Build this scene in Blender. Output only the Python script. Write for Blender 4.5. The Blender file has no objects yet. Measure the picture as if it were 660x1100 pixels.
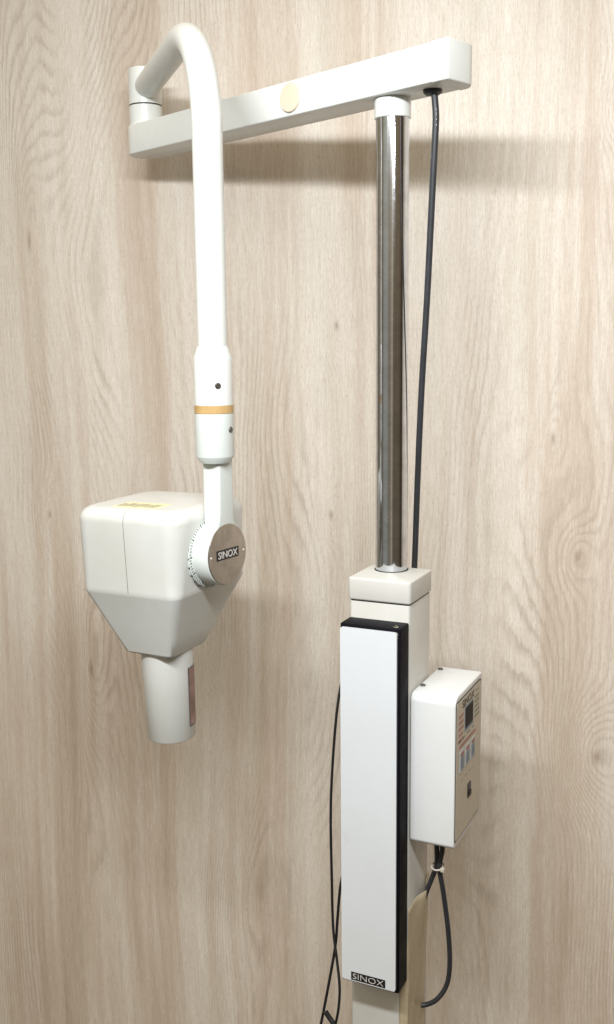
import bpy, bmesh, math, random
from mathutils import Vector, Matrix
random.seed(7)
sc = bpy.context.scene
COL = sc.collection
R = math.radians
ZO = 1.65                       # camera height above the floor; heights below are written relative to it

# ---------------------------------------------------------------- helpers
def tag(o, label=None, cat=None, group=None, kind=None):
    if label: o['label'] = label
    if cat: o['category'] = cat
    if group: o['group'] = group
    if kind: o['kind'] = kind
    return o

def empty(name, loc):
    o = bpy.data.objects.new(name, None); COL.objects.link(o)
    o.location = loc; o.empty_display_size = .05
    bpy.context.view_layer.update()
    return o

def obj(name, bm, mat, parent=None, smooth=True, angle=35, M=None, normals=True):
    """links a bmesh (coordinates relative to camera height) as one mesh object"""
    if M is not None: bm.transform(M)
    bm.transform(Matrix.Translation((0, 0, ZO)))
    if normals: bmesh.ops.recalc_face_normals(bm, faces=bm.faces)
    me = bpy.data.meshes.new(name); bm.to_mesh(me); bm.free()
    if smooth:
        me.shade_smooth(); me.set_sharp_from_angle(angle=R(angle))
    me.materials.append(mat)
    o = bpy.data.objects.new(name, me); COL.objects.link(o)
    if parent is not None:
        o.parent = parent
        mw = Matrix.Identity(4); p = parent
        while p is not None:
            mw = Matrix.Translation(p.location) @ mw; p = p.parent
        # all parents are unrotated: keep world placement with a plain offset
        o.location = -mw.translation if False else Vector((0, 0, 0)) - mw.translation
    return o

def bevel_sharp(bm, w, seg=3, ang=30):
    es = [e for e in bm.edges if len(e.link_faces) == 2 and e.calc_face_angle(0) > R(ang)]
    if es and w > 0:
        bmesh.ops.bevel(bm, geom=es, offset=w, segments=seg, profile=.5, affect='EDGES', clamp_overlap=True)
    return bm

def box(x0, x1, y0, y1, z0, z1, bev=0, seg=3, bm=None):
    b = bmesh.new()
    bmesh.ops.create_cube(b, size=1)
    for v in b.verts:
        v.co = Vector((x0 + (v.co.x + .5) * (x1 - x0), y0 + (v.co.y + .5) * (y1 - y0), z0 + (v.co.z + .5) * (z1 - z0)))
    bevel_sharp(b, bev, seg)
    return merge(bm, b)

def merge(bm, b):
    if bm is None: return b
    me = bpy.data.meshes.new('tmp'); b.to_mesh(me); b.free(); bm.from_mesh(me); bpy.data.meshes.remove(me)
    return bm

def prism(pts, z0, z1, bev=0, seg=3, bm=None):
    b = bmesh.new()
    lo = [b.verts.new((p[0], p[1], z0)) for p in pts]; hi = [b.verts.new((p[0], p[1], z1)) for p in pts]
    n = len(pts)
    b.faces.new(lo[::-1]); b.faces.new(hi)
    for i in range(n): b.faces.new((lo[i], lo[(i + 1) % n], hi[(i + 1) % n], hi[i]))
    bmesh.ops.recalc_face_normals(b, faces=b.faces)
    bevel_sharp(b, bev, seg)
    return merge(bm, b)

def loft(loops, caps=(True, True), bm=None):
    b = bmesh.new(); rows = []
    for lp in loops: rows.append([b.verts.new(p) for p in lp])
    n = len(rows[0])
    for a, c in zip(rows, rows[1:]):
        for i in range(n): b.faces.new((a[i], a[(i + 1) % n], c[(i + 1) % n], c[i]))
    if caps[0]: b.faces.new(rows[0][::-1])
    if caps[1]: b.faces.new(rows[-1])
    bmesh.ops.recalc_face_normals(b, faces=b.faces)
    return merge(bm, b)

def lathe(profile, axis_o, axis_d=(0, 0, 1), n=64, caps=(True, True), bm=None):
    """profile = [(radius, height)...] round the axis"""
    d = Vector(axis_d).normalized(); o = Vector(axis_o)
    a = Vector((1, 0, 0)) if abs(d.x) < .9 else Vector((0, 1, 0))
    e1 = (a - d * a.dot(d)).normalized(); e2 = d.cross(e1)
    loops = [[o + d * h + (e1 * math.cos(2 * math.pi * i / n) + e2 * math.sin(2 * math.pi * i / n)) * max(r, 1e-5)
              for i in range(n)] for r, h in profile]
    return loft(loops, caps, bm)

def catmull(P, k=10):
    P = [Vector(p) for p in P]; out = []
    Q = [P[0] * 2 - P[1]] + P + [P[-1] * 2 - P[-2]]
    for i in range(1, len(Q) - 2):
        for j in range(k):
            t = j / k; p0, p1, p2, p3 = Q[i - 1:i + 3]
            out.append(.5 * ((2 * p1) + (p2 - p0) * t + (2 * p0 - 5 * p1 + 4 * p2 - p3) * t * t + (3 * p1 - p0 - 3 * p2 + p3) * t ** 3))
    out.append(P[-1]); return out

def tube(path, r, n=16, bm=None, caps=True):
    path = [Vector(p) for p in path]
    rs = r if isinstance(r, (list, tuple)) else [r] * len(path)
    t = (path[1] - path[0]).normalized()
    a = Vector((0, 0, 1)) if abs(t.z) < .9 else Vector((1, 0, 0))
    e1 = (a - t * a.dot(t)).normalized(); loops = []
    for i, p in enumerate(path):
        tt = (path[min(i + 1, len(path) - 1)] - path[max(i - 1, 0)]).normalized()
        e1 = (e1 - tt * e1.dot(tt)).normalized(); e2 = tt.cross(e1)
        loops.append([p + (e1 * math.cos(2 * math.pi * k / n) + e2 * math.sin(2 * math.pi * k / n)) * rs[i] for k in range(n)])
    return loft(loops, (caps, caps), bm)

def rrect(x0, x1, y0, y1, r, k=6):
    r = min(r, (x1 - x0) / 2 - 1e-5, (y1 - y0) / 2 - 1e-5); pts = []
    for cx, cy, a0 in ((x1 - r, y1 - r, 0), (x0 + r, y1 - r, 90), (x0 + r, y0 + r, 180), (x1 - r, y0 + r, 270)):
        for j in range(k + 1):
            a = R(a0 + 90 * j / k); pts.append((cx + r * math.cos(a), cy + r * math.sin(a)))
    return pts

def text_bm(s, height, width=None, thick=.0003, bold=0.0):
    cu = bpy.data.curves.new('t', 'FONT'); cu.body = s; cu.size = 1; cu.extrude = .5
    cu.offset = bold; cu.align_x = 'CENTER'; cu.resolution_u = 4
    o = bpy.data.objects.new('t', cu); COL.objects.link(o)
    dg = bpy.context.evaluated_depsgraph_get()
    me = bpy.data.meshes.new_from_object(o.evaluated_get(dg))
    b = bmesh.new(); b.from_mesh(me)
    bpy.data.objects.remove(o); bpy.data.curves.remove(cu); bpy.data.meshes.remove(me)
    xs = [v.co.x for v in b.verts]; ys = [v.co.y for v in b.verts]
    cx, cy = (min(xs) + max(xs)) / 2, (min(ys) + max(ys)) / 2
    sy = height / (max(ys) - min(ys)); sx = (width / (max(xs) - min(xs))) if width else sy
    for v in b.verts: v.co = Vector(((v.co.x - cx) * sx, (v.co.y - cy) * sy, v.co.z * thick))
    return b

def frame(o, ex, ey, ez):
    ex, ey, ez = Vector(ex), Vector(ey), Vector(ez)
    return Matrix(((ex.x, ey.x, ez.x, o[0]), (ex.y, ey.y, ez.y, o[1]), (ex.z, ey.z, ez.z, o[2]), (0, 0, 0, 1)))

# ---------------------------------------------------------------- materials
class NT:
    def __init__(s, name):
        s.m = bpy.data.materials.new(name); s.m.use_nodes = True; s.t = s.m.node_tree; s.n = s.t.nodes
        s.b = s.n['Principled BSDF']; s.l = s.t.links
    def node(s, typ, **kw):
        n = s.n.new(typ)
        for k, v in kw.items(): setattr(n, k, v)
        return n
    def put(s, sock, v):
        if hasattr(v, 'is_output') or isinstance(v, bpy.types.NodeSocket): s.l.new(v, sock)
        else: sock.default_value = v
    def math(s, op, a, b=None, c=None, clamp=False):
        n = s.node('ShaderNodeMath', operation=op, use_clamp=clamp)
        s.put(n.inputs[0], a)
        if b is not None: s.put(n.inputs[1], b)
        if c is not None: s.put(n.inputs[2], c)
        return n.outputs[0]
    def vec(s, x, y, z):
        n = s.node('ShaderNodeCombineXYZ')
        for i, v in enumerate((x, y, z)): s.put(n.inputs[i], v)
        return n.outputs[0]
    def noise(s, v, scale=1, detail=3, rough=.5, dist=0, w=None):
        n = s.node('ShaderNodeTexNoise'); s.put(n.inputs['Vector'], v)
        n.inputs['Scale'].default_value = scale; n.inputs['Detail'].default_value = detail
        n.inputs['Roughness'].default_value = rough; n.inputs['Distortion'].default_value = dist
        return n.outputs['Fac']
    def map(s, v, a, b, c=0, d=1, smooth=False):
        n = s.node('ShaderNodeMapRange'); s.put(n.inputs[0], v)
        if smooth: n.interpolation_type = 'SMOOTHSTEP'
        for i, q in enumerate((a, b, c, d)): n.inputs[i + 1].default_value = q
        return n.outputs[0]
    def mix(s, f, a, b, mode='MIX'):
        n = s.node('ShaderNodeMix', data_type='RGBA', blend_type=mode)
        s.put(n.inputs[0], f)
        s.put(n.inputs[6], a if not isinstance(a, tuple) else (*a, 1)); s.put(n.inputs[7], b if not isinstance(b, tuple) else (*b, 1))
        return n.outputs[2]
    def ramp(s, f, stops, interp='LINEAR'):
        n = s.node('ShaderNodeValToRGB'); s.put(n.inputs[0], f); cr = n.color_ramp; cr.interpolation = interp
        while len(cr.elements) < len(stops): cr.elements.new(.5)
        for e, (p, c) in zip(cr.elements, stops):
            e.position = p; e.color = (*c, 1) if len(c) == 3 else c
        return n.outputs[0]
    def bump(s, h, strength, dist):
        n = s.node('ShaderNodeBump'); s.put(n.inputs['Height'], h)
        n.inputs['Strength'].default_value = strength; n.inputs['Distance'].default_value = dist
        s.l.new(n.outputs[0], s.b.inputs['Normal'])

def paint(name, col, rough=.35, var=.03, bump=.06, scale=600, coat=0., yellow=None):
    k = NT(name); g = k.node('ShaderNodeNewGeometry').outputs['Position']
    big = k.noise(g, 9, 4, .6); fine = k.noise(g, scale, 2, .5)
    smudge = k.noise(g, 28, 5, .7, 1.2)
    c2 = tuple(max(0, x - var * w) for x, w in zip(col, (1, 1.15, 1.5)))
    c = k.mix(k.map(big, .35, .7), col, yellow or c2)
    c = k.mix(k.math('MULTIPLY', k.map(smudge, .60, .8), .45), c, (col[0] * .82, col[1] * .79, col[2] * .72))
    k.put(k.b.inputs['Base Color'], c)
    k.put(k.b.inputs['Roughness'], k.map(smudge, .3, .8, rough - .05, rough + .14))
    k.b.inputs['Coat Weight'].default_value = coat; k.b.inputs['Coat Roughness'].default_value = .15
    k.bump(k.math('ADD', k.math('MULTIPLY', fine, .5), k.noise(g, 60, 2)), bump, .0006)
    return k.m

def plain(name, col, rough=.5, metal=0., bump=0., scale=400, var=.15):
    k = NT(name); g = k.node('ShaderNodeNewGeometry').outputs['Position']
    n = k.noise(g, scale, 3, .6); n2 = k.noise(g, 40, 3, .6)
    c = k.mix(k.map(n2, .3, .7), tuple(x * (1 - var) for x in col), tuple(min(1, x * (1 + var)) for x in col))
    k.put(k.b.inputs['Base Color'], c)
    k.put(k.b.inputs['Roughness'], k.map(n2, .3, .7, rough * .9, min(1, rough * 1.1)))
    k.b.inputs['Metallic'].default_value = metal
    if bump: k.bump(n, bump, .0005)
    return k.m

def wood():
    k = NT('pale_oak_laminate')
    pos = k.node('ShaderNodeNewGeometry').outputs['Position']
    sp = k.node('ShaderNodeSeparateXYZ'); k.l.new(pos, sp.inputs[0])
    X = sp.outputs[0]; Z = k.math('SUBTRACT', sp.outputs[2], ZO)
    V = lambda sx, sz, off=0.: k.vec(k.math('MULTIPLY', X, sx), off, k.math('MULTIPLY', Z, sz))
    # slow sideways wander of the grain
    wob = k.math('MULTIPLY', k.math('SUBTRACT', k.noise(V(1.2, 1.1, 3.1), 1, 2, .4), .5), .06)
    wob2 = k.math('MULTIPLY', k.math('SUBTRACT', k.noise(V(14, 9, 8.3), 1, 3, .5), .5), .004)
    Xw = k.math('ADD', X, k.math('ADD', wob, wob2))
    # ring field: growth rings, closing into arches where the slow field turns
    G = k.math('ADD', k.math('MULTIPLY', Xw, 82),
               k.math('MULTIPLY', k.noise(V(3.0, .85, 1.7), 1, 2, .4), 46))
    knots = ((-.221, .030, .030, .06, 6.4), (-.234, -.294, .022, .045, 4.6), (.235, -.66, .05, .09, 9.5), (.2, -.335, .025, .05, 4.), (.154, -.15, .02, .05, 3.),
             (-.76, -.64, .045, .15, 8.), (.24, .33, .04, .05, 4.5), (-.85, .20, .035, .16, 6.), (-.85, -.33, .03, .06, 5.))
    kd = None
    for (kx, kz, rx, rz, amp) in knots:
        dx = k.math('DIVIDE', k.math('SUBTRACT', Xw, kx), rx); dz = k.math('DIVIDE', k.math('SUBTRACT', Z, kz), rz)
        d2 = k.math('ADD', k.math('MULTIPLY', dx, dx), k.math('MULTIPLY', dz, dz))
        e = k.math('POWER', 2.718, k.math('MULTIPLY', d2, -1.))
        G = k.math('ADD', G, k.math('MULTIPLY', e, amp))
        core = k.math('POWER', 2.718, k.math('MULTIPLY', d2, -30 if rx < .03 else -70))
        kd = core if kd is None else k.math('ADD', kd, core)
    jit = k.math('MULTIPLY', k.noise(V(110, 22, 5.), 1, 4, .65), .95)
    ph = k.math('FRACT', k.math('ADD', G, jit))
    line = k.ramp(ph, ((0, (.25,) * 3), (.12, (0, 0, 0)), (.5, (.05,) * 3), (.82, (1,) * 3), (.92, (.9,) * 3), (1, (.25,) * 3)))
    where = k.map(k.noise(V(6, 1.1, 9.), 1, 4, .6), .44, .66, .06, 1, True)
    # fibres and short pores
    fib = k.noise(V(420, 26, 1.), 1, 4, .7)
    fib2 = k.noise(V(900, 120, 6.), 1, 3, .7)
    pores = k.map(k.noise(V(520, 60, 12.), 1, 4, .75), .56, .70, 0, 1)
    # tone bands of the printed planks
    band = k.noise(k.vec(k.math('MULTIPLY', Xw, 7), 2.2, k.math('MULTIPLY', Z, .6)), 1, 4, .6)
    band2 = k.noise(k.vec(k.math('MULTIPLY', Xw, 48), 5.2, k.math('MULTIPLY', Z, 1.4)), 1, 4, .65)
    hue = k.noise(k.vec(k.math('MULTIPLY', Xw, 15), 7.7, k.math('MULTIPLY', Z, 1.8)), 1, 3, .5)
    prof = k.ramp(k.map(Xw, -1., .3), tuple((p, (v, v, v)) for p, v in ((0, .35), (.06, .5), (.09, .3), (.12, .85), (.145, .85), (.165, .2), (.24, .12), (.285, .55), (.325, .6), (.36, .3), (.42, .12), (.47, .3),
              (.52, .7), (.54, .7), (.56, .3), (.63, .15), (.68, .4), (.74, .25), (.80, .05), (.85, .10), (.89, .5), (.96, .65), (1, .6))))
    zf = k.map(k.math('ADD', Z, k.math('MULTIPLY', k.noise(V(4, 3, 15.), 1, 2), .5)), .55, -.55, .25, 1.)
    tone = k.math('ADD', k.math('MULTIPLY', k.math('MULTIPLY', prof, zf), .36), k.math('ADD', k.map(band, .36, .66, -.06, .42), k.map(band2, .35, .65, -.04, .24)))
    c = k.ramp(tone, ((0, (.80, .755, .695)), (.28, (.73, .67, .60)), (.58, (.60, .512, .428)), (1, (.42, .325, .24))))
    c = k.mix(k.map(hue, .55, .72, 0, .30), c, (.52, .39, .31))
    c = k.mix(k.map(hue, .45, .30, 0, .28), c, (.50, .465, .37))
    dark = (.30, .235, .175)
    c = k.mix(k.math('MULTIPLY', k.math('MULTIPLY', line, where), .44), c, dark)
    c = k.mix(k.map(fib, .42, .66, .0, .30), c, (.44, .36, .28))
    c = k.mix(k.map(fib, .5, .3, .0, .28), c, (.82, .78, .71))
    c = k.mix(k.map(fib2, .5, .66, .0, .40), c, (.40, .325, .26))
    c = k.mix(k.math('MULTIPLY', pores, .36), c, (.30, .22, .155))
    c = k.mix(k.math('MULTIPLY', k.math('MINIMUM', kd, 1.), .55), c, (.24, .17, .115))
    k.put(k.b.inputs['Base Color'], c)
    k.put(k.b.inputs['Roughness'], k.map(fib, .3, .7, .48, .6))
    k.b.inputs['Specular IOR Level'].default_value = .3
    k.bump(k.math('ADD', k.math('MULTIPLY', fib, .6), k.math('MULTIPLY', pores, -.5)), .15, .0008)
    return k.m

def chrome():
    k = NT('polished_steel')
    pos = k.node('ShaderNodeNewGeometry').outputs['Position']
    mp = k.node('ShaderNodeMapping'); k.l.new(pos, mp.inputs[0]); mp.inputs['Scale'].default_value = (260, 260, 5)
    sc1 = k.noise(mp.outputs[0], 1, 4, .7)
    mp2 = k.node('ShaderNodeMapping'); k.l.new(pos, mp2.inputs[0]); mp2.inputs['Scale'].default_value = (12, 12, 420)
    sc2 = k.noise(mp2.outputs[0], 1, 3, .7)
    blot = k.noise(pos, 45, 5, .7)
    c = k.mix(k.map(blot, .4, .75), (.70, .735, .79), (.52, .54, .57))
    c = k.mix(k.map(sc2, .62, .75, 0, .3), c, (.82, .80, .78))
    k.put(k.b.inputs['Base Color'], c)
    k.b.inputs['Metallic'].default_value = 1
    k.put(k.b.inputs['Roughness'], k.math('ADD', k.map(sc1, .3, .7, .05, .11), k.map(blot, .55, .8, 0, .12)))
    k.bump(sc1, .03, .0003)
    return k.m

M_WALL = wood()
M_ARM = paint('glossy_white_paint', (.73, .755, .74), .3, .03, .04, coat=.15)
M_HEAD = paint('aged_white_plastic', (.62, .635, .62), .34, .05, .05, coat=.2)
M_FORK = paint('mint_white_paint', (.665, .715, .70), .33, .04, .05)
M_COL = paint('cream_grey_paint', (.57, .57, .55), .42, .05, .12, 900)
M_BOX = paint('white_box_paint', (.70, .72, .735), .4, .03, .14, 1100)
M_PLATE = paint('cool_white_plate', (.65, .685, .725), .38, .02, .02)
M_BLACK = plain('black_plastic', (.003, .003, .006), .6, 0, .2, 900); M_BLACK.node_tree.nodes['Principled BSDF'].inputs['Specular IOR Level'].default_value = .12
M_RUB = plain('black_rubber', (.028, .03, .036), .48, 0, .1)
M_CORD = plain('thin_black_rubber', (.010, .010, .011), .5)
M_GAP = plain('dark_seam', (.035, .033, .03), .7)
M_SCREW = plain('dark_steel_screw', (.22, .21, .2), .32, 1)
M_BRONZE = NT('brushed_bronze_steel')
_k = M_BRONZE; _p = _k.node('ShaderNodeNewGeometry').outputs['Position']
_c = _k.mix(_k.map(_k.noise(_p, 38, 4, .6), .35, .7), (.56, .52, .48), (.42, .38, .345))
_k.put(_k.b.inputs['Base Color'], _c); _k.b.inputs['Metallic'].default_value = 1
_k.put(_k.b.inputs['Roughness'], _k.map(_k.noise(_p, 90, 4, .7), .3, .7, .24, .42)); M_BRONZE = _k.m
M_CREAM = plain('cream_plastic', (.72, .63, .50), .5, var=.04)
M_RING = plain('amber_plastic', (.50, .33, .14), .4, var=.2)
M_LETTER = plain('pale_silver_lettering', (.62, .60, .57), .4, 0, var=.03)
M_LABELBLK = plain('black_label', (.012, .012, .013), .4)
M_PANEL = plain('taupe_panel', (.50, .455, .375), .42, 0, .03, var=.05)
M_CHROME = chrome()
M_YELLOW = plain('yellowed_sticker', (.72, .68, .42), .5, var=.05)
M_INK = plain('grey_ink', (.34, .32, .22), .6)
M_REDTAG = plain('red_brown_sticker', (.25, .15, .125), .5, var=.4, scale=500)
M_TAGEDGE = plain('grey_sticker_border', (.13, .12, .12), .5)
M_RED = plain('red_print', (.36, .15, .14), .5, var=.4, scale=900); M_BLUE = plain('grey_blue_print', (.16, .22, .30), .5)
M_PALE = plain('pale_print', (.42, .44, .44), .5); M_GREEN = plain('grey_green_print', (.17, .20, .16), .5)
M_DISP = plain('display_window', (.008, .006, .006), .5); M_DISP.node_tree.nodes['Principled BSDF'].inputs['Specular IOR Level'].default_value = .1
M_TIE = plain('nylon_tie', (.50, .46, .40), .4)
k = NT('brown_packing_tape'); g = k.node('ShaderNodeNewGeometry').outputs['Position']
k.put(k.b.inputs['Base Color'], k.mix(k.map(k.noise(g, 22, 4, .6, .8), .35, .7), (.62, .535, .37), (.59, .50, .34)))
k.b.inputs['Roughness'].default_value = .3; k.b.inputs['Alpha'].default_value = .66
k.bump(k.noise(g, 60, 4, .6, 1.), .25, .003); M_TAPE = k.m

# ---------------------------------------------------------------- setting
WY = 1.62
b = bmesh.new()
vs = [b.verts.new(p) for p in ((-2.6, WY, -ZO), (1.9, WY, -ZO), (1.9, WY, 1.25), (-2.6, WY, 1.25))]; b.faces.new(vs)
vs2 = [b.verts.new(p) for p in ((-2.6, WY + .02, -ZO), (1.9, WY + .02, -ZO), (1.9, WY + .02, 1.25), (-2.6, WY + .02, 1.25))]; b.faces.new(vs2[::-1])
for i in range(4): b.faces.new((vs[(i + 1) % 4], vs[i], vs2[i], vs2[(i + 1) % 4]))
w = obj('wall', b, M_WALL, smooth=False)
tag(w, 'pale oak laminate wall with upright grain behind the equipment', 'wall', kind='structure')
del w['category']

# ---------------------------------------------------------------- x-ray unit
unit = empty('dental_x_ray_unit', (0, 1.31, 0))
tag(unit, 'white wall-side dental x-ray unit with steel pole, swinging arm and hanging tube head', 'dental x-ray')

# column
CX0, CX1, CY0, CY1 = -.0432, .0434, 1.267, 1.353
obj('column', prism(rrect(CX0, CX1, CY0, CY1, .0035, 3), -ZO + .004, -.3462, .0012, 2), M_COL, unit)
obj('floor_plate', prism(rrect(-.11, .11, 1.20, 1.42, .01), -ZO, -ZO + .0035), M_COL, unit)
cap = obj('column_cap', prism(rrect(-.0452, .0452, 1.2648, 1.3552, .005, 4), -.3445, -.3135, .0028, 3), M_COL, unit)
obj('cap_gap', prism(rrect(-.0425, .0427, 1.2677, 1.3523, .003, 3), -.3464, -.3443), M_GAP, cap)
PX, PY = -.0075, 1.333
obj('pole', lathe([(.0222, -.315), (.0222, .293)], (PX, PY, 0), n=96), M_CHROME, unit)
obj('pole_seal', lathe([(.0240, -.3137), (.0238, -.3127), (.0222, -.3126)], (PX, PY, 0), n=64, caps=(True, True)), M_GAP, cap)
obj('collar', lathe([(.0232, .2895), (.0240, .2905), (.0240, .3155)], (PX, PY, 0), n=64), M_ARM, unit)

# horizontal arm (turned 20.8 degrees so that its far end nears the wall)
AA = R(-20.8)
ad = Vector((math.cos(AA), math.sin(AA), 0)); an = Vector((-ad.y, ad.x, 0))
MA = frame((PX, PY, 0), ad, an, (0, 0, 1))
AZ0, AZ1 = .3145, .3615
PS = -.5455; HW = .0300; OC = -.0020
pts = []
for j in range(25):
    a = R(90 + 180 * j / 24); pts.append((PS + HW * math.cos(a), OC + HW * math.sin(a)))
pts += [(.0885, OC - HW), (.0885, OC + HW)]
arm = obj('horizontal_arm', prism(pts, AZ0, AZ1, .0022, 3), M_ARM, unit, M=MA)
def corner(cx, cy, r, a0, k=8): return [(cx + r * math.cos(R(a0 + 90 * j / k)), cy + r * math.sin(R(a0 + 90 * j / k))) for j in range(k + 1)]
ecx0, ecx1, ey0, ey1 = .0888, .1162, OC - HW - .0004, OC + HW + .0003
ep = corner(ecx1 - .020, ey1 - .020, .020, 0) + [(ecx0, ey1), (ecx0, ey0)] + corner(ecx1 - .003, ey0 + .003, .003, 270, 4)
obj('end_cap', prism(ep, AZ0 - .0008, AZ1 + .0008, .0022, 3), M_ARM, arm, M=MA)
obj('round_plug', lathe([(.0198, 0), (.0198, .0024), (.0188, .0036), (.0001, .0038)], (-.160, OC - HW, (AZ0 + AZ1) / 2 + .0005), (0, -1, 0), 48), M_CREAM, arm, M=MA)
obj('cable_gland', lathe([(.0122, 0), (.0118, -.0035), (.0085, -.006), (.0055, -.0065)], (.066, .001, AZ0), (0, 0, 1), 40), M_RUB, arm, M=MA)
pw = Vector((PX, PY, 0)) + ad * PS + an * OC          # pivot axis
obj('pivot_post', lathe([(.0272, AZ1 - .004), (.0272, .3925)], (pw.x, pw.y, 0), n=64), M_ARM, arm)

# bent hanging arm
HX, HY = -.2180, 1.2127
bent_pts = []
zs = .4215
S0 = Vector((pw.x, pw.y, zs)); hd = Vector((HX - pw.x, HY - pw.y, 0)); L = hd.length; hd.normalize()
RB = .152
bent_pts = [S0 + hd * .004, S0 + hd * (L - RB) * .5, S0 + hd * (L - RB)]
for j in range(1, 29):
    a = R(90 * j / 28); bent_pts.append(S0 + hd * (L - RB + RB * math.sin(a)) - Vector((0, 0, RB * (1 - math.cos(a)))))
bent_pts += [Vector((HX, HY, .15)), Vector((HX, HY, .0)), Vector((HX, HY, -.03))]
bent = obj('bent_arm', tube(bent_pts, .0201, 48), M_ARM, unit, angle=60)
obj('swivel_cap', lathe([(.0272, .3948), (.0272, .4500), (.0260, .4515)], (pw.x, pw.y, 0), n=64), M_ARM, bent)
obj('swivel_seam', lathe([(.0266, .3920), (.0266, .3950)], (pw.x, pw.y, 0), n=64), M_GAP, bent)

# swivel sleeve with amber ring
def screw(parent, o, d, r=.0041, name='screw'):
    d = Vector(d).normalized()
    b_ = lathe([(r, -.002), (r, .0008), (r * .8, .0016), (r * .45, .0017), (r * .42, .0006), (.0001, .0006)], o, d, 20, caps=(True, True))
    return obj(name, b_, M_SCREW, parent)
sl = obj('upper_sleeve', lathe([(.0205, -.0020), (.0212, -.0035), (.0258, -.0165), (.0263, -.0190), (.0263, -.0798), (.0256, -.0803)], (HX, HY, 0), n=72), M_ARM, unit)
obj('spacer_ring', lathe([(.0262, -.0803), (.0266, -.0808), (.0266, -.0903), (.0262, -.0908)], (HX, HY, 0), n=72), M_RING, unit)
sl2 = obj('lower_sleeve', lathe([(.0256, -.0908), (.0263, -.0912), (.0263, -.1490), (.0262, -.1494), (.0200, -.1580), (.015, -.1585)], (HX, HY, 0), n=72), M_FORK, unit)
def on_sleeve(azi, z, parent):
    a = R(azi); d = Vector((math.sin(a), -math.cos(a), 0)); screw(parent, Vector((HX, HY, z)) + d * .0263, d)
on_sleeve(43, -.0535, sl); on_sleeve(85, -.1125, sl2)

# head frame
rr = R(4); u0 = Vector((math.cos(rr), -math.sin(rr), 0)); v0 = Vector((math.sin(rr), math.cos(rr), 0)); z0 = Vector((0, 0, 1))
tt = R(.9); u1 = math.cos(tt) * u0 + math.sin(tt) * z0; z1 = -math.sin(tt) * u0 + math.cos(tt) * z0
pp = R(1.07); v1 = math.cos(pp) * v0 + math.sin(pp) * z1; zz1 = -math.sin(pp) * v0 + math.cos(pp) * z1
HO = Vector((-.2063, 1.2182, -.2852))
MH = frame(HO, u1, v1, zz1)                    # tube head: u right, v to the wall, w up
r8 = R(8); uf = Vector((math.cos(r8), -math.sin(r8), 0)); vf_ = Vector((math.sin(r8), math.cos(r8), 0))
MF = frame(HO, uf, vf_, (0, 0, 1))           # fork

# fork: rounded yoke plate that widens into the disc drum
DR = .0438
fk = lathe([(DR, -.0340), (DR, -.0215), (DR, -.0012), (DR - .0012, 0)], (0, 0, 0), (1, 0, 0), 80)
nk = []
# neck: cross-sections from the sleeve down into the drum
top = HO.z
for (z, uc, wu, wv, r) in ((.136, -.0125, .0148, .0165, .006), (.128, -.0125, .0148, .0165, .0045), (.075, -.0125, .0146, .0163, .004), (.055, -.0125, .0142, .0168, .004), (.045, -.0117, .0128, .0185, .004), (.037, -.0117, .0122, .0220, .004), (.028, -.0117, .0112, .0280, .003), (.0, -.0117, .0105, .035, .003)):
    nk.append([(x, y, z) for x, y in rrect(uc - wu, uc + wu, -wv, wv, r, 4)])
fk = loft(nk[::-1], bm=fk)
fork = obj('fork', fk, M_FORK, unit, M=MF, angle=50)
disc = obj('cover_disc', lathe([(DR - .0015, -.0005), (DR - .0012, .0006), (DR - .0020, .0013), (.0001, .0013)], (0, 0, 0), (1, 0, 0), 96), M_BRONZE, unit, M=MF)
MT = MF @ frame((.0013, 0, .0005), (0, 1, 0), (0, 0, 1), (1, 0, 0))   # lettering frame on the disc
obj('name_plate', box(-.0245, .0245, -.0072, .0072, 0, .0005, .0002, 1), M_LABELBLK, disc, M=MT, smooth=False)
obj('lettering', text_bm('SINOX', .0098, .0430, .0004, .008), M_LETTER, disc, M=MT @ Matrix.Translation((0, 0, .0006)), smooth=False)
for s in (-1, 1):
    obj('rivet', lathe([(.0016, 0), (.0014, .0008), (.0002, .0011)], (.0013, s * .0365, 0), (1, 0, 0), 16), M_LETTER, disc, M=MF)

# tube head
def hsec(w, ul, ur, vf, vb, r): return [(x, y, w) for x, y in rrect(ul, ur, vf, vb, r, 7)]
UL, UR, VF, VB, ZT, ZM, ZB = -.2130, -.0270, -.0740, .1060, .0668, -.0520, -.1475
ULM, URM, VFM, VBM = -.2060, -.0370, -.0720, .1060
ULB, URB, VFB, VBB = -.1555, -.0725, -.0440, .0420
loops = []
RT = .019
for j in range(9):
    a = R(90 - 90 * j / 8); ins = RT * (1 - math.cos(a)); z = ZT - RT + RT * math.sin(a)
    loops.append(hsec(z, UL + ins, UR - ins, VF + ins, VB - ins, max(.030 - ins * .5, .008)))
def lerp(a, b, t): return a + (b - a) * t
for t in (.25, .5, .75, .95):
    loops.append(hsec(lerp(ZT - RT, ZM, t), lerp(UL, ULM, t), lerp(UR, URM, t), lerp(VF, VFM, t), lerp(VB, VBM, t), lerp(.030, .019, t)))
loops.append(hsec(ZM - .0005, ULM, URM, VFM, VBM, .017))
for t in (.04, .35, .7, .97):
    loops.append(hsec(lerp(ZM, ZB, t), lerp(ULM, ULB, t), lerp(URM, URB, t), lerp(VFM, VFB, t), lerp(VBM, VBB, t), lerp(.016, .010, t)))
loops.append(hsec(ZB, ULB + .002, URB - .002, VFB + .002, VBB - .002, .009))
head = obj('tube_head', loft(loops), M_HEAD, unit, M=MH, angle=28)
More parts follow.
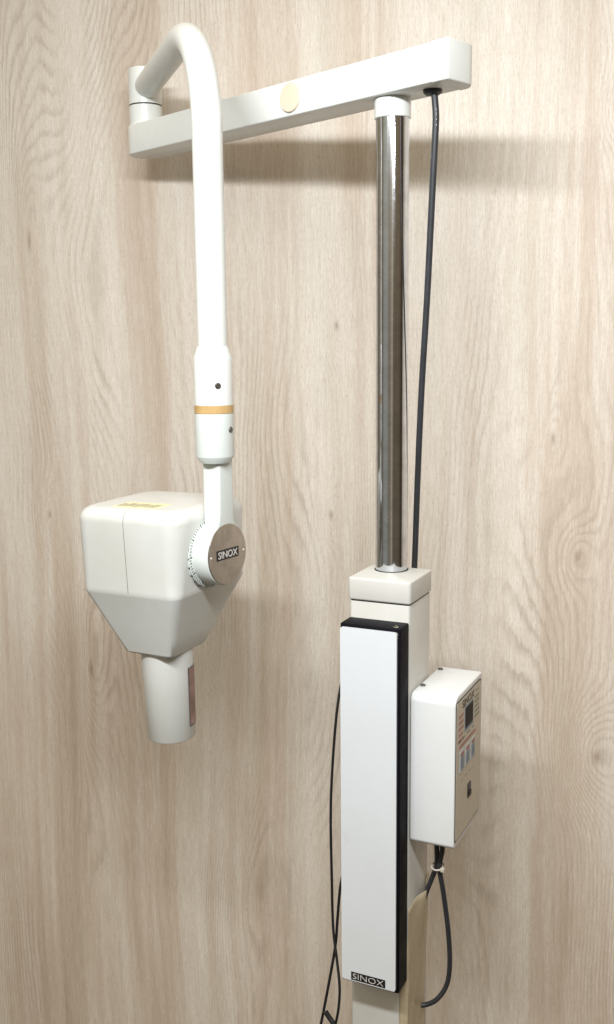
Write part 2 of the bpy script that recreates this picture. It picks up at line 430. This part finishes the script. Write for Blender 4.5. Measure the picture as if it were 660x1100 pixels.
# shell seam: a hair-thin line running down the front face
sb = bmesh.new(); us = -.1190; prof = []
for j in range(7):
    a = R(75 - 75 * j / 6); prof.append((VF + RT * (1 - math.cos(a)) - .00015, ZT - RT + RT * math.sin(a)))
prof += [(VFM - .0002, ZM + .001)]
for i, (v_, w_) in enumerate(prof):
    du = .0012 * math.sin(i * 1.7) * .12
    prof[i] = (sb.verts.new((us - .0003 + du, v_, w_)), sb.verts.new((us + .0003 + du, v_, w_)), sb.verts.new((us + du, v_ + .0012, w_)))
for a_, b_ in zip(prof, prof[1:]):
    sb.faces.new((a_[0], a_[1], b_[1], b_[0])); sb.faces.new((a_[1], a_[2], b_[2], b_[1])); sb.faces.new((a_[2], a_[0], b_[0], b_[2]))
obj('shell_seam', sb, M_GAP, head, M=MH)
# graduated ring round the drum, and its printed ticks
ring = obj('dial_ring', lathe([(.0495, -.0350), (.0495, -.0268), (.0485, -.0262), (.036, -.0262)], (0, 0, 0), (1, 0, 0), 80), M_FORK, head, M=MF)
tb = None
for i in range(72):
    a = R(i * 5); ln = .0030 if i % 2 else .0042
    if i % 6 == 0: ln = .0052
    wd = .0007 if i % 6 else .0012
    q = box(-.0262, -.0258, -wd / 2, wd / 2, .0490 - ln, .0490)
    q = q; q.transform(Matrix.Rotation(a, 4, 'X')); tb = merge(tb, q)
    if i % 3 == 0:
        q = box(-.0330, -.0272, -.0012, .0012, .0495, .0498); q.transform(Matrix.Rotation(a + .04, 4, 'X')); tb = merge(tb, q)
obj('dial_marks', tb, M_LABELBLK, ring, M=MF, smooth=False) if False else obj('dial_marks', tb, M_LABELBLK, head, M=MF, smooth=False)
# small mark under the ring
q = None
for (a_, c_, d_, e_) in ((-.0045, -.0035, -.058, -.0515), (-.0045, -.0005, -.0525, -.0515), (-.0045, -.0005, -.0555, -.0545), (.001, .002, -.058, -.0515), (.001, .005, -.0525, -.0515), (.004, .005, -.058, -.0515), (.001, .005, -.058, -.057)):
    q = box(-.0001, .0001, a_ + .004, c_ + .004, d_, e_, bm=q)
sl_ang = math.atan2(URM - URB, ZM - ZB)
# sticker on top
tp = box(-.156, -.080, -.052, -.012, ZT - .0002, ZT + .0004); ts = obj('top_sticker', tp, M_YELLOW, head, M=MH, smooth=False)
q = None
random.seed(3)
x = -.152
while x < -.088:
    wdt = random.uniform(.0015, .0045)
    q = box(x, x + wdt, -.044 + random.uniform(-.003, .001), -.024 + random.uniform(-.004, .004), ZT + .0004, ZT + .0006, bm=q); x += wdt + random.uniform(.0015, .003)
obj('sticker_print', q, M_INK, head, M=MH, smooth=False)
# cone
CU, CV = -.1130, -.0005
CR0, CR1, CLN = .0380, .0352, .1350
cone = obj('cone', lathe([(CR0, ZB + .006), (CR0, ZB - .002), (CR1, ZB - CLN + .0015), (CR1 - .001, ZB - CLN), (CR1 - .003, ZB - CLN), (CR1 - .0032, ZB - CLN + .003), (CR1 - .002, ZB - .01)], (CU, CV, 0), n=80), M_HEAD, head, M=MH)
def cone_patch(a0, a1, w0, w1, off, th=.0003):
    b_ = bmesh.new(); n = 10; lo = []
    for j in range(n + 1):
        a = R(a0 + (a1 - a0) * j / n); row = []
        for w_ in (w0, w1):
            rad = CR0 + (CR1 - CR0) * ((ZB - .002) - w_) / (CLN - .0035)
            for o_ in (off, off + th): row.append(b_.verts.new((CU + (rad + o_) * math.sin(a), CV - (rad + o_) * math.cos(a), w_)))
        lo.append(row)
    for p, q_ in zip(lo, lo[1:]):
        b_.faces.new((p[1], p[3], q_[3], q_[1])); b_.faces.new((p[0], q_[0], q_[2], p[2])); b_.faces.new((p[0], p[1], q_[1], q_[0])); b_.faces.new((p[2], q_[2], q_[3], p[3]))
    b_.faces.new(lo[0]); b_.faces.new(lo[-1])
    return b_
obj('cone_sticker', cone_patch(86, 128, ZB - .1160, ZB - .0260, .0002), M_TAGEDGE, head, M=MH)
obj('sticker_field', cone_patch(89, 125, ZB - .1135, ZB - .0285, .0005), M_REDTAG, head, M=MH)

# ---------------------------------------------------------------- arm cable
arm_cable = obj('cable', tube(catmull([(.0565, 1.3085, .3140), (.0582, 1.3095, .300), (.0593, 1.3100, .2763), (.0554, 1.3143, .2209), (.0496, 1.3226, .1528), (.0411, 1.3351, .0587), (.0287, 1.3514, -.0651), (.0182, 1.3686, -.1829), (.0065, 1.3907, -.3179), (.002, 1.392, -.40), (0, 1.375, -.47), (0, 1.345, -.50)]), .0043, 20), M_RUB)
tag(arm_cable, 'long dark grey cable dropping from the arm end down beside the steel pole', 'cable')

cp = catmull([(.0582, 1.3095, .300), (.0593, 1.3100, .2763), (.0554, 1.3143, .2209)], 12)
vd = (Vector((.4925, 0, 0)) - Vector((.058, 1.31, .26))).normalized()
for j in (5, 6, 8, 9, 11, 13):
    obj('printed_mark', tube([cp[j] + vd * .0042 + Vector((.0008, 0, 0)), cp[j] * .55 + cp[j + 1] * .45 + vd * .0042 + Vector((.0008, 0, 0))], .00035, 6), M_LETTER, arm_cable)

# ---------------------------------------------------------------- black and white panel
pan = empty('panel_light', (0, 1.25, -.89 + ZO))
tag(pan, 'tall narrow white panel with black sides fixed to the front of the column', 'panel')
obj('housing', prism(rrect(-.0425, .0430, 1.2315, 1.2665, .002, 2), -.8905, -.3690, .0016, 2), M_BLACK, pan)
fp = bmesh.new()
lo = [fp.verts.new((x, 1.2285, z)) for x, z in rrect(-.0412, .0392, -.8868, -.3735, .0038, 5)]
hi = [fp.verts.new((x, 1.2317, z)) for x, z in rrect(-.0412, .0392, -.8868, -.3735, .0038, 5)]
n = len(lo); fp.faces.new(lo); fp.faces.new(hi[::-1])
for i in range(n): fp.faces.new((lo[i], hi[i], hi[(i + 1) % n], lo[(i + 1) % n]))
bevel_sharp(fp, .0005, 2)
plate = obj('front_plate', fp, M_PLATE, pan)
MP = frame((-.0012, 1.2285, -.8788), (1, 0, 0), (0, 0, 1), (0, -1, 0))
obj('name_plate', box(-.0257, .0257, -.0062, .0062, 0, .0005, .0002, 1), M_LABELBLK, plate, M=MP, smooth=False)
obj('lettering', text_bm('SINOX', .0082, .0460, .0004, -.012), M_LETTER, plate, M=MP @ Matrix.Translation((0, 0, .0006)), smooth=False)

q = None
for (x, z, w_, h_) in ((.0355, -.3692, .004, .0004), (.0375, -.3692, .0004, .002)):
    pass
sc_ = tube(catmull([(.0310, 1.2395, -.3686), (.0345, 1.2365, -.3685), (.0375, 1.2385, -.3685), (.0345, 1.2425, -.3686), (.0318, 1.2450, -.3686)], 6), .00045, 8)
sc_ = tube(catmull([(.0384, 1.2310, -.3735), (.0398, 1.2311, -.3765), (.0382, 1.2309, -.3795), (.0400, 1.2311, -.3815)], 6), .0004, 8, bm=sc_)
obj('scuff', sc_, M_INK, bpy.data.objects['housing'])

# ---------------------------------------------------------------- timer box
tbx = empty('timer_box', (.078, 1.33, -.68 + ZO))
tag(tbx, 'white control box with printed side panel and small display on the column side', 'control box')
TX0, TX1, TY0, TY1, TZ0, TZ1 = .0456, .1088, 1.2655, 1.3935, -.6800, -.4655
tb_ = []
def arc(cy, cz, r, a0, a1, k=7): return [(cy + r * math.cos(R(lerp(a0, a1, j / k))), cz + r * math.sin(R(lerp(a0, a1, j / k)))) for j in range(k + 1)]
sec = arc(TY1 - .003, TZ1 - .003, .003, 0, 90, 3) + arc(TY0 + .012, TZ1 - .012, .012, 90, 180) + arc(TY0 + .007, TZ0 + .007, .007, 180, 270) + arc(TY1 - .006, TZ0 + .006, .006, 270, 360, 4)
tb2 = bmesh.new(); la = [tb2.verts.new((TX0, y, z)) for y, z in sec]; lb_ = [tb2.verts.new((TX1, y, z)) for y, z in sec]
tb2.faces.new(la[::-1]); tb2.faces.new(lb_)
for i in range(len(sec)): tb2.faces.new((la[i], la[(i + 1) % len(sec)], lb_[(i + 1) % len(sec)], lb_[i]))
bmesh.ops.recalc_face_normals(tb2, faces=tb2.faces)
es = [e for e in tb2.edges if abs(e.verts[0].co.x - e.verts[1].co.x) < 1e-6]
bmesh.ops.bevel(tb2, geom=es, offset=.0022, segments=3, profile=.5, affect='EDGES', clamp_overlap=True)
body = obj('body', tb2, M_BOX, tbx, angle=60)
# soften the front-top edge is part of the body bevel; panel inset on the right side
MX = frame((TX1, 0, 0), (0, 1, 0), (0, 0, 1), (1, 0, 0))       # x = depth, y = height, z = outwards
def side(name, x0, x1, y0, y1, z0_, z1_, mat, parent, r=.0):
    b_ = prism(rrect(x0, x1, y0, y1, r, 3), z0_, z1_) if r else box(x0, x1, y0, y1, z0_, z1_)
    return obj(name, b_, mat, parent, M=MX, smooth=False)
side('panel_gap', 1.2675, 1.3868, -.6720, -.4725, -.0002, .0005, M_LABELBLK, body, .005)
panel = side('control_panel', 1.2695, 1.3845, -.6700, -.4748, -.0001, .0010, M_PANEL, tbx, .004)
disp = side('display', 1.3085, 1.3440, -.5215, -.4925, .0009, .0015, M_DISP, tbx)
side('display_border', 1.3060, 1.3465, -.5260, -.4900, .0009, .0012, M_BLUE, disp)
obj('lettering', text_bm('SINOX', .0110, .056, .0003, .01), M_LABELBLK, panel, M=MX @ Matrix.Translation((1.3220, -.4830, .0012)), smooth=False)
side('print_mark', 1.356, 1.372, -.4835, -.4820, .0009, .0012, M_GREEN, panel)
def printed(x0, x1, y0, y1, mat, rows, bars=3, seed=1):
    random.seed(seed); q = None
    for r_ in range(rows):
        yy = y1 - (r_ + .5) * (y1 - y0) / rows; hh = (y1 - y0) / rows * .28
        x = x0
        while x < x1 - .001:
            ww = random.uniform(.12, .34) * (x1 - x0); q = box(x, min(x + ww, x1), yy - hh, yy + hh, .0009, .0012, bm=q); x += ww + .12 * (x1 - x0)
    return obj('print_mark', q, mat, panel, M=MX, smooth=False)
printed(1.2790, 1.3000, -.535, -.4925, M_RED, 5, seed=2)
printed(1.3540, 1.3760, -.5230, -.4880, M_GREEN, 5, seed=3)
printed(1.2760, 1.3500, -.5330, -.5290, M_GREEN, 1, seed=4)
side('red_band', 1.2810, 1.3600, -.5420, -.5380, .0009, .0012, M_RED, panel)
for x in (1.2830, 1.3090, 1.3350):
    bt = side('button', x, x + .0185, -.5760, -.5470, .0009, .0022, M_PALE, tbx)
    side('button_face', x + .0025, x + .016, -.5730, -.5560, .0021, .0025, M_BLUE, bt)
    side('button_mark', x + .0025, x + .016, -.5545, -.5490, .0021, .0024, M_RED, bt)
printed(1.2900, 1.3480, -.5930, -.5890, M_INK, 1, seed=9)
sw = side('switch', 1.3240, 1.3380, -.6290, -.6080, .0009, .0020, M_LABELBLK, tbx, .001)
side('switch_rocker', 1.3265, 1.3355, -.6260, -.6190, .0018, .0036, M_GAP, sw)
printed(1.3520, 1.3760, -.6680, -.6650, M_INK, 1, seed=11)
for (x, y) in ((.0515, 1.378), (.0515, 1.300)):
    screw(tbx, (x, y, TZ1 + .0005), (0, 0, 1), .0038)
# bracket between the box and the column
obj('mounting_bracket', box(.0432, .0480, 1.285, 1.345, -.665, -.485), M_COL, tbx)

# ---------------------------------------------------------------- cables under the timer
G = 'cables leaving the bottom of the control box'
c1 = obj('cable', tube(catmull([(.0735, 1.300, -.678), (.0725, 1.304, -.70), (.0700, 1.3120, -.7317), (.0625, 1.316, -.754), (.0545, 1.318, -.776), (.0480, 1.316, -.800), (.0420, 1.310, -.830), (.034, 1.308, -.86)]), .0036, 16), M_RUB)
tag(c1, 'short dark cable from the control box running down behind the brown tape', 'cable', G)
c2 = obj('cable', tube(catmull([(.0815, 1.3020, -.678), (.0800, 1.3060, -.7047), (.0760, 1.3070, -.7325), (.0790, 1.3176, -.7767), (.0830, 1.3291, -.8398), (.0835, 1.3370, -.8956), (.0780, 1.3408, -.9335), (.0660, 1.3345, -.9555), (.0520, 1.331, -.9660), (.0400, 1.3264, -.9684)]), .0036, 16), M_RUB)
tag(c2, 'looped dark cable from the control box curving back into the column low down', 'cable', G)
tie = tube(catmull([(.0655, 1.302, -.7315), (.0720, 1.2985, -.7325), (.0795, 1.3015, -.7315), (.0800, 1.3135, -.7300), (.0715, 1.3175, -.7295), (.0650, 1.312, -.7305), (.0655, 1.302, -.7315)]), .0013, 10)
tie = box(.0790, .0850, 1.2985, 1.3035, -.7345, -.7285, .0012, 2, bm=tie)
t_ = obj('cable_tie', tie, M_TIE); tag(t_, 'pale cable tie holding the two cables together under the control box', 'cable tie')

# thin cords on the left
a1 = obj('cord', tube(catmull([(-.020, 1.275, -.40), (-.050, 1.290, -.43), (-.0660, 1.2960, -.4656), (-.0714, 1.2850, -.5166), (-.0771, 1.28, -.6064), (-.0798, 1.28, -.6779), (-.0789, 1.28, -.7615), (-.0772, 1.28, -.8449), (-.0672, 1.27, -.8886), (-.0586, 1.26, -.9233), (-.0603, 1.26, -.9581), (-.0664, 1.26, -.9915), (-.0758, 1.26, -1.0353), (-.08, 1.26, -1.15), (-.075, 1.27, -1.4)]), .0020, 12), M_CORD)
tag(a1, 'thin black cord emerging beside the upper half of the white panel', 'cord')
a2 = obj('cord', tube(catmull([(-.040, 1.275, -.70), (-.0600, 1.290, -.735), (-.0670, 1.295, -.765), (-.0701, 1.29, -.7894), (-.0734, 1.287, -.8393), (-.0760, 1.285, -.8788), (-.0855, 1.28, -.9430), (-.0983, 1.28, -1.0094), (-.1095, 1.28, -1.0594), (-.118, 1.28, -1.18), (-.112, 1.28, -1.4)]), .0021, 12), M_CORD)
tag(a2, 'thin black cord emerging low beside the white panel and swinging out left', 'cord')
pl = obj('plug', tube(catmull([(-.0830, 1.263, -.9735), (-.0770, 1.263, -.981), (-.0690, 1.262, -.990), (-.0640, 1.262, -1.004), (-.0600, 1.262, -1.03)]), .0038, 14), M_CORD)
tag(pl, 'dark stubby cord end hanging crookedly at the bottom left of the column', 'plug')

# tape on the column
b = bmesh.new()
cols = []
NS, NZ = 22, 36
for i in range(NS + 1):
    s = i / NS; col_ = []
    for j in range(NZ + 1):
        t = j / NZ
        ztop = -.782 + .014 * s
        z = ztop + (-1.12 - ztop) * t
        wr = .002 + .010 * max(0, min(1, (t - .15) * 9))
        reach = .088 - .016 * min(1, t * 2.2)
        dist = -wr + s * (wr + reach)
        e = .0010 + .0009 * abs(math.sin(s * 7 + t * 11) * math.sin(t * 6 + s * 3)) + .0004 * math.sin(s * 15 + t * 27)
        bulge = .0095 * math.exp(-((dist - .050) / .016) ** 2) * math.exp(-(t / .20) ** 2)
        if dist < 0: x, y = CX1 + dist, CY0 - abs(e)
        else: x, y = CX1 + abs(e) + bulge, CY0 + dist
        if abs(dist) < .003: x = CX1 + abs(e) * .8; y = min(y, CY0 + .001)
        col_.append(b.verts.new((x, y, z)))
    cols.append(col_)
for a_, c_ in zip(cols, cols[1:]):
    for j in range(NZ): b.faces.new((a_[j], c_[j], c_[j + 1], a_[j + 1]))
tp_ = obj('packing_tape', b, M_TAPE, angle=80)
sm = tp_.modifiers.new('thick', 'SOLIDIFY'); sm.thickness = .0003
tag(tp_, 'crumpled translucent brown tape wrapped round the lower right edge of the column', 'tape')

# ---------------------------------------------------------------- light
li = bpy.data.lights.new('ceiling_tube', 'AREA'); li.shape = 'RECTANGLE'; li.size = .95; li.size_y = .085
li.energy = 28.5; li.color = (.955, .985, 1)
lo = bpy.data.objects.new('ceiling_tube', li); COL.objects.link(lo)
lo.location = (.18, .33, .525 + ZO)
d = Vector((-.28, 1.62, -1.25 + ZO)) - lo.location
lo.rotation_euler = d.to_track_quat('-Z', 'Y').to_euler()
# keep the tube's long side level with the wall
ez = -d.normalized(); ex = Vector((1, 0, 0)); ex = (ex - ez * ex.dot(ez)).normalized(); ey = ez.cross(ex)
lo.matrix_world = frame(lo.location, ex, ey, ez)

W = bpy.data.worlds.new('World'); sc.world = W; W.use_nodes = True
nt = W.node_tree; bg = nt.nodes['Background']
class WN(NT):
    def __init__(s): s.t = nt; s.n = nt.nodes; s.l = nt.links
k = WN()
tc = k.node('ShaderNodeTexCoord').outputs['Generated']
sp = k.node('ShaderNodeSeparateXYZ'); k.l.new(tc, sp.inputs[0])
elev = k.ramp(k.map(sp.outputs[2], -1, 1), ((0, (.04, .032, .024)), (.22, (.06, .047, .034)), (.33, (.17, .138, .100)), (.5, (.21, .165, .115)), (.6, (.32, .25, .165)), (.75, (.80, .67, .49)), (1, (1.0, .88, .70))))
azi = k.math('ARCTAN2', sp.outputs[0], k.math('MULTIPLY', sp.outputs[1], -1.))   # 0 = room side, + = right
stripe = k.ramp(k.map(azi, -1.6, 1.6), ((0, (.7, .7, .7)), (.12, (.9, .95, 1.)), (.22, (.6, .6, .6)), (.30, (1.2, 1.45, 1.8)), (.42, (1.3, 1.55, 1.9)), (.47, (1., 1.08, 1.15)), (.52, (.85, .9, .95)),
               (.57, (1.2, 1.25, 1.3)), (.62, (2.2, 2.3, 2.4)), (.65, (.9, .88, .85)), (.72, (.8, .78, .72)), (.8, (1.1, 1.05, 1.)), (.9, (1.2, 1.1, 1.)), (1, (.6, .55, .5))))
low = k.map(sp.outputs[2], .5, .25, 0, 1)
col = k.mix(low, elev, k.mix(1., elev, stripe, 'MULTIPLY'))
side_f = k.ramp(k.map(azi, -3.15, 3.15), ((0, (.6,) * 3), (.25, (1.1,) * 3), (.52, (1.05,) * 3), (.64, (.62,) * 3), (.78, (.30,) * 3), (1, (.6,) * 3)))
col = k.mix(1., col, side_f, 'MULTIPLY')
nt.links.new(col, bg.inputs[0]); bg.inputs[1].default_value = 1.14

# ---------------------------------------------------------------- camera
cd = bpy.data.cameras.new('camera'); cam = bpy.data.objects.new('camera', cd); COL.objects.link(cam)
yaw, pitch, roll = R(25.3), R(9.24), R(-.6)
fw = Vector((-math.sin(yaw) * math.cos(pitch), math.cos(yaw) * math.cos(pitch), -math.sin(pitch)))
r_ = Vector((math.cos(yaw), math.sin(yaw), 0)); u_ = r_.cross(fw)
r2 = math.cos(roll) * r_ + math.sin(roll) * u_; u2 = -math.sin(roll) * r_ + math.cos(roll) * u_
cam.matrix_world = frame((.4925, 0, ZO), r2, u2, -fw)
cd.sensor_fit = 'VERTICAL'; cd.sensor_height = 36; cd.lens = 1110 / 1100 * 36
cd.clip_start = .02; cd.clip_end = 60
sc.camera = cam
vs_ = sc.view_settings; vs_.view_transform = 'Standard'; vs_.look = 'None'; vs_.exposure = 0; vs_.gamma = 1
